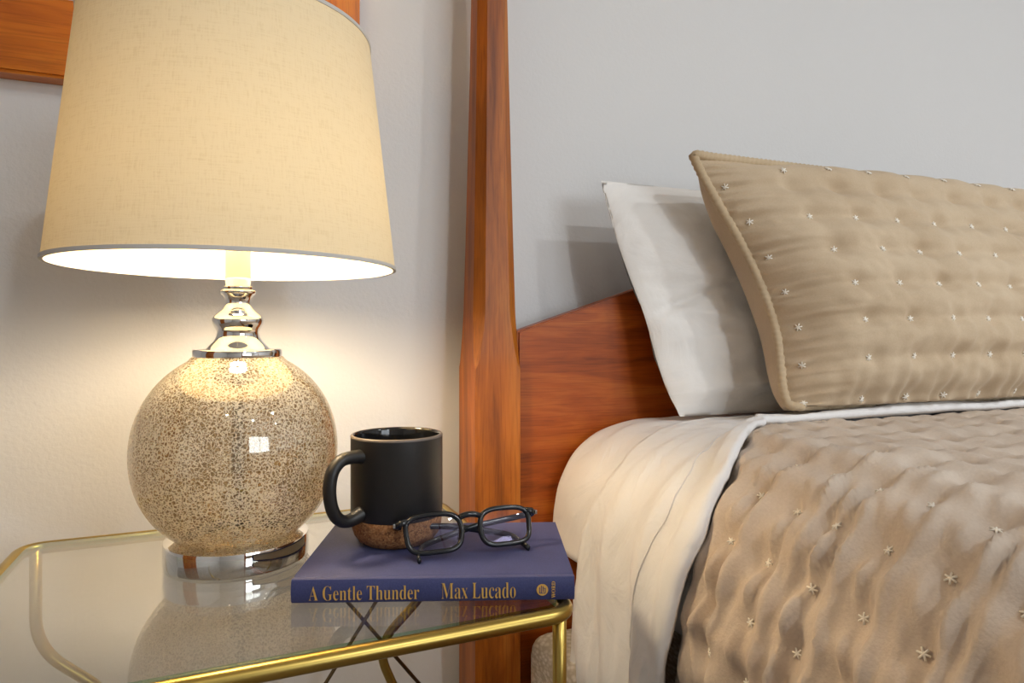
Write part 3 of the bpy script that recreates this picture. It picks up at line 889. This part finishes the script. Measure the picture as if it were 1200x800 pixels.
# spider fitter holding the shade
bm = bmesh.new()
for k in range(3):
    a = 2 * math.pi * k / 3 + .4
    add_tube(bm, [(0, 0, ST - .02), (math.cos(a) * (RT - .002), math.sin(a) * (RT - .002), ST - .004)], .0014, n=8)
obj('shade_spider', bm, 'chrome', lamp)
bz = lz(288)
bulb_prof = [(.0, bz), (.0135, bz), (.0135, bz + .022), (.018, bz + .034), (.027, bz + .052), (.030, bz + .066), (.027, bz + .082), (.016, bz + .093), (0, bz + .097)]
obj('bulb', lathe(bulb_prof, 32), 'bulb', lamp)
obj('finial', lathe([(0, ST - .024), (.006, ST - .022), (.006, ST - .012), (.004, ST - .008), (.008, ST + .002), (0, ST + .012)], 20), 'chrome', lamp)

# ------------------------------------------------------------------ book
BL, BD, BT = 0.2425, 0.166, 0.0205
BR = -PSI + math.radians(2.0)
bfl = Vector((0.0315, 0.5965, GZ))
book = empty('book', 'navy blue clothbound hardcover book lying flat with gilt lettering on its spine', 'book', bfl, BR)
def book_cover():
    bt = .0026
    outer = [(BD, 0), (.012, 0), (.0085, .0008), (.005, .0), (.0015, .0004), (.0003, .003), (-.0008, BT / 2), (.0003, BT - .003), (.0015, BT - .0004), (.005, BT), (.0085, BT - .0010), (.012, BT), (BD, BT)]
    inner = [(BD, BT - bt), (.012, BT - bt), (.004, BT - bt), (.0028, BT / 2), (.004, bt), (.012, bt), (BD, bt)]
    prof = outer + inner
    bm = bmesh.new()
    A = [bm.verts.new((0, y, z)) for y, z in prof]; B = [bm.verts.new((BL, y, z)) for y, z in prof]
    n = len(prof)
    for i in range(n): bm.faces.new([A[i], A[(i + 1) % n], B[(i + 1) % n], B[i]])
    no, ni = len(outer), len(inner)
    # end strips (outer-inner quads)
    def cap(V):
        # stitch outer chain 0..no-1 with inner chain reversed
        inn = V[no:][::-1]
        bm.faces.new([V[0], V[1], inn[1], inn[0]])
        bm.faces.new([V[1], V[2], V[3], inn[2], inn[1]])
        bm.faces.new([V[3], V[4], V[5], inn[2]])
        bm.faces.new([V[5], V[6], V[7], inn[3], inn[2]][:5])
        bm.faces.new([V[7], inn[4], inn[3]])
        bm.faces.new([V[7], V[8], V[9], inn[4]])
        bm.faces.new([V[9], V[10], V[11], inn[5], inn[4]])
        bm.faces.new([V[11], V[12], inn[6], inn[5]])
    cap(A); cap(B)
    return bm
obj('cover', book_cover(), 'bookcloth', book, auto=25)
obj('pages', box((.003, .0032, .0027), (BL - .003, BD - .003, BT - .0027)), 'paper', book, smooth=False)
def lettering(name, text, x, z, size, sx=1.0, rot=0.0, parent=book, offset=0.0, mat='gilt'):
    cu = bpy.data.curves.new(name, 'FONT'); cu.body = text; cu.size = size; cu.extrude = .00008; cu.offset = offset
    cu.resolution_u = 4
    t = bpy.data.objects.new('tmp_text', cu); COL.objects.link(t)
    bpy.context.view_layer.update()
    me = bpy.data.meshes.new_from_object(t.evaluated_get(bpy.context.evaluated_depsgraph_get()))
    bpy.data.objects.remove(t)
    me.name = name
    o = obj(name, me, mat, parent, smooth=False)
    o.rotation_euler = (math.pi / 2, -rot, 0); o.scale = (sx, 1, 1)
    o.location = (x, -.0010, z)
    return o, me
def serif(s):
    # mathematical bold letters carry serifs
    out = ''
    for ch in s:
        if 'A' <= ch <= 'Z': out += chr(0x1D400 + ord(ch) - 65)
        elif 'a' <= ch <= 'z': out += chr(0x1D41A + ord(ch) - 97)
        else: out += ch
    return out
def fit(o, me, x0, x1, z0, z1):
    xs = [v.co.x for v in me.vertices]; ys = [v.co.y for v in me.vertices]
    sx = (x1 - x0) / (max(xs) - min(xs)); sy = (z1 - z0) / (max(ys) - min(ys))
    o.scale = (sx, sy, 1); o.location.x = x0 - min(xs) * sx; o.location.z = z0 - min(ys) * sy
kx = BL / 334.0
SPX = lambda px: (px - 340) * kx
SPZ = lambda py: BT * (708 - py) / 26.0
o, me = lettering('title_lettering', serif('A Gentle Thunder'), 0, 0, .01, offset=-.00012)
fit(o, me, SPX(361), SPX(490), SPZ(704), SPZ(688.5))
o, me = lettering('author_lettering', serif('Max Lucado'), 0, 0, .01, offset=-.00012)
fit(o, me, SPX(516), SPX(604), SPZ(704), SPZ(687))
# round emblem: gilt ring with upright bars
em = bmesh.new()
def disc(bm, r, y0, n=40, r_in=0.0):
    a = [bm.verts.new((r * math.cos(2 * math.pi * i / n), y0, r * math.sin(2 * math.pi * i / n))) for i in range(n)]
    bm.faces.new(a)
disc(em, .0050, 0)
e1 = obj('publisher_emblem', em, 'gilt', book, smooth=False); e1.location = (SPX(635.5), -.00105, SPZ(695.5))
bars = bmesh.new()
for x, z0, z1 in ((-.0026, -.0026, .0022), (-.0011, -.0032, .0036), (.0004, -.0018, .0030), (.0022, -.0026, .0010)):
    add_box(bars, (x, -.0001, z0), (x + .0007, -.00002, z1))
add_box(bars, (-.0026, -.0001, -.0032), (.0026, -.00002, -.0026)); add_box(bars, (.0004, -.0001, .0010), (.0029, -.00002, .0016))
obj('emblem_bars', bars, 'bookcloth', e1, smooth=False)
o, me = lettering('publisher_lettering', serif('WORD'), 0, 0, .005)
xs = [v.co.x for v in me.vertices]; ys = [v.co.y for v in me.vertices]
lx_, ly_ = SPZ(686.5) - SPZ(704.5), SPX(651) - SPX(646.5)
s1, s2 = lx_ / (max(xs) - min(xs)), ly_ / (max(ys) - min(ys))
for v in me.vertices:                       # turned a quarter so that it reads upward
    a, b = (v.co.x - min(xs)) * s1, (v.co.y - min(ys)) * s2
    v.co.x, v.co.y = -b, a
o.location = (SPX(651), -.0010, SPZ(704.5))

# ------------------------------------------------------------------ mug
mug = empty('coffee_mug', 'matte black ceramic mug with a cork-wrapped bottom standing on the book', 'mug', (.1385, .675, GZ + BT), math.radians(0))
MR, MH = .0462, .1085
body = [(.0425, .0255), (.0440, .0262), (.0455, .0272), (MR, .0290), (MR, MH - .0022), (MR - .0006, MH - .0006), (MR - .0019, MH), (MR - .0034, MH - .0007), (MR - .0040, MH - .0030), (MR - .0042, .045), (MR - .0050, .030), (MR - .0100, .022), (0, .020)]
obj('body', lathe(body[:5], 72), 'black_ceramic', mug)
obj('rim', lathe([(MR, MH - .0026), (MR + .0001, MH - .0012), (MR - .0012, MH + .0001), (MR - .0024, MH - .0002)], 72), 'rim_clay', mug)
obj('inside', lathe([(MR - .0023, MH - .0002)] + body[7:], 72), 'black_glaze', mug)
cork = [(0, 0), (.029, 0), (.0335, .0006), (.0385, .0035), (.0425, .0090), (.0447, .0155), (.0455, .0225), (.0457, .0275), (.0440, .0280)]
obj('cork_base', lathe(cork, 72), 'cork', mug)
ha = math.radians(-PSI * 0) + math.radians(180 + 28) - 0.0
hd = Vector((math.cos(ha), math.sin(ha), 0))
hp = [(MR - .003, .0905), (MR + .010, .0915), (MR + .022, .0895), (MR + .031, .080), (MR + .034, .064), (MR + .031, .046), (MR + .023, .0345), (MR + .012, .0315), (MR - .003, .0355)]
hpath = []
import itertools
for k in range(49):
    t = k / 48 * (len(hp) - 1)
    hpath.append(hd * sinterp([(i, p[0]) for i, p in enumerate(hp)], t) + Vector((0, 0, sinterp([(i, p[1]) for i, p in enumerate(hp)], t))))
hside = Vector((-hd.y, hd.x, 0))
bm = bmesh.new(); add_tube(bm, hpath, .0068, n=16, sx=.88, up=hside, taper=lambda t: 1 + .28 * (2 * abs(t - .5)) ** 6)
obj('handle', bm, 'black_ceramic', mug)

# ------------------------------------------------------------------ eyeglasses
GA = math.radians(-1.0)
eg = empty('eyeglasses', 'folded rectangular black-framed eyeglasses lying on the book in front of the mug', 'eyeglasses', (.1960, .598, GZ + BT), GA)
tilt = Matrix.Rotation(math.radians(-24), 4, 'X')
def G(x, y, z): return tilt @ Vector((x, y, z))
LW, LH, LC, LZ0 = .0262, .0172, .0352, .0215
def lens_outline(cx, k=1.0, n=44):
    P = []
    for i in range(n):
        a = 2 * math.pi * i / n
        c, s = math.cos(a), math.sin(a)
        ex = 2 / 3.6
        x = math.copysign(abs(c) ** ex, c) * LW * k; z = math.copysign(abs(s) ** ex, s) * LH * k
        sgn = 1 if cx > 0 else -1
        # wider at the outer top, cut in at the lower nose side
        x += sgn * z * .10
        if x * sgn < 0 and z < 0: x *= (1 + .16 * z / LH); z *= 1.0
        z += -.0008 * (x / LW) ** 2 + sgn * 0
        P.append((cx + x, z + LZ0 + .0035))
    return P
for sx in (-1, 1):
    P = lens_outline(sx * LC)
    bm = bmesh.new(); add_tube(bm, [G(x, .0014 * (x / .065) ** 2 * 4, z) for x, z in P], .0026, n=10, closed=True, sx=1.0)
    rim = obj('rim', bm, 'acetate', eg)
    P2 = lens_outline(sx * LC, .985)
    bm = bmesh.new()
    c = bm.verts.new(G(sx * LC, -.0008, LZ0 + .0035)); ring_ = [bm.verts.new(G(x, .0014 * (x / .065) ** 2 * 4, z)) for x, z in P2]
    for i in range(len(ring_)): bm.faces.new([c, ring_[i], ring_[(i + 1) % len(ring_)]])
    obj('lens', bm, 'lens', rim)
    # end piece and hinge at the outer top corner
    hx = sx * (LC + LW + .0025)
    bm = bmesh.new()
    add_tube(bm, [G(hx - sx * .004, .004, LZ0 + .0165), G(hx + sx * .003, .005, LZ0 + .0155), G(hx + sx * .0052, .010, LZ0 + .0145), G(hx + sx * .0050, .0155, LZ0 + .0140)], .0034, n=10, sx=.75)
    obj('end_piece', bm, 'acetate', eg)
    bm = box((-.0011, -.0028, -.0020), (.0011, .0028, .0020), .0004); 
    hg = obj('hinge', bm, 'steel', eg, smooth=False); hg.location = G(hx + sx * .0078, .0090, LZ0 + .0148)
# bridge
bpts = [G(-.0105, .0003, LZ0 + .0150), G(-.0065, -.0010, LZ0 + .0166), G(0, -.0018, LZ0 + .0174), G(.0065, -.0010, LZ0 + .0166), G(.0105, .0003, LZ0 + .0150)]
obj('bridge', tube(smooth_path(bpts, .004, 5), .0028, n=12), 'acetate', eg)
for sx in (-1, 1):
    bm = bmesh.new(); add_tube(bm, [G(sx * .0092, .002, LZ0 + .006), G(sx * .0100, .0045, LZ0 + .000), G(sx * .0118, .004, LZ0 - .005)], .0022, n=8)
    obj('nose_pad', bm, 'acetate', eg)
# folded temples: each runs behind the lenses and its ear tip rests on the book
def temple(sx, dy, droop):
    hx = sx * (LC + LW + .0060); h0 = G(hx, .0165, LZ0 + .0140)
    P = [h0, Vector((sx * .052, h0.y + .004 + dy, h0.z - .003)), Vector((sx * .010, h0.y + .004 + dy, h0.z * .70)), Vector((-sx * .030, h0.y - .002 + dy, h0.z * .40)),
         Vector((-sx * .046, h0.y - .010 + dy * .6, .0085)), Vector((-sx * .052 + 0, h0.y - .022 + dy * .4, .0045)), Vector((-sx * .0535, h0.y - .034 + droop, .0030))]
    Q = smooth_path(P, .012, 5)
    bm = bmesh.new(); add_tube(bm, Q, .0030, n=10, sx=.62, up=Vector((0, 0, 1)), taper=lambda t: 1.05 if t < .5 else 1.0)
    return bm
obj('temple', temple(1, 0.0, 0.0), 'acetate', eg)
obj('temple', temple(-1, .007, 0.0), 'acetate', eg)
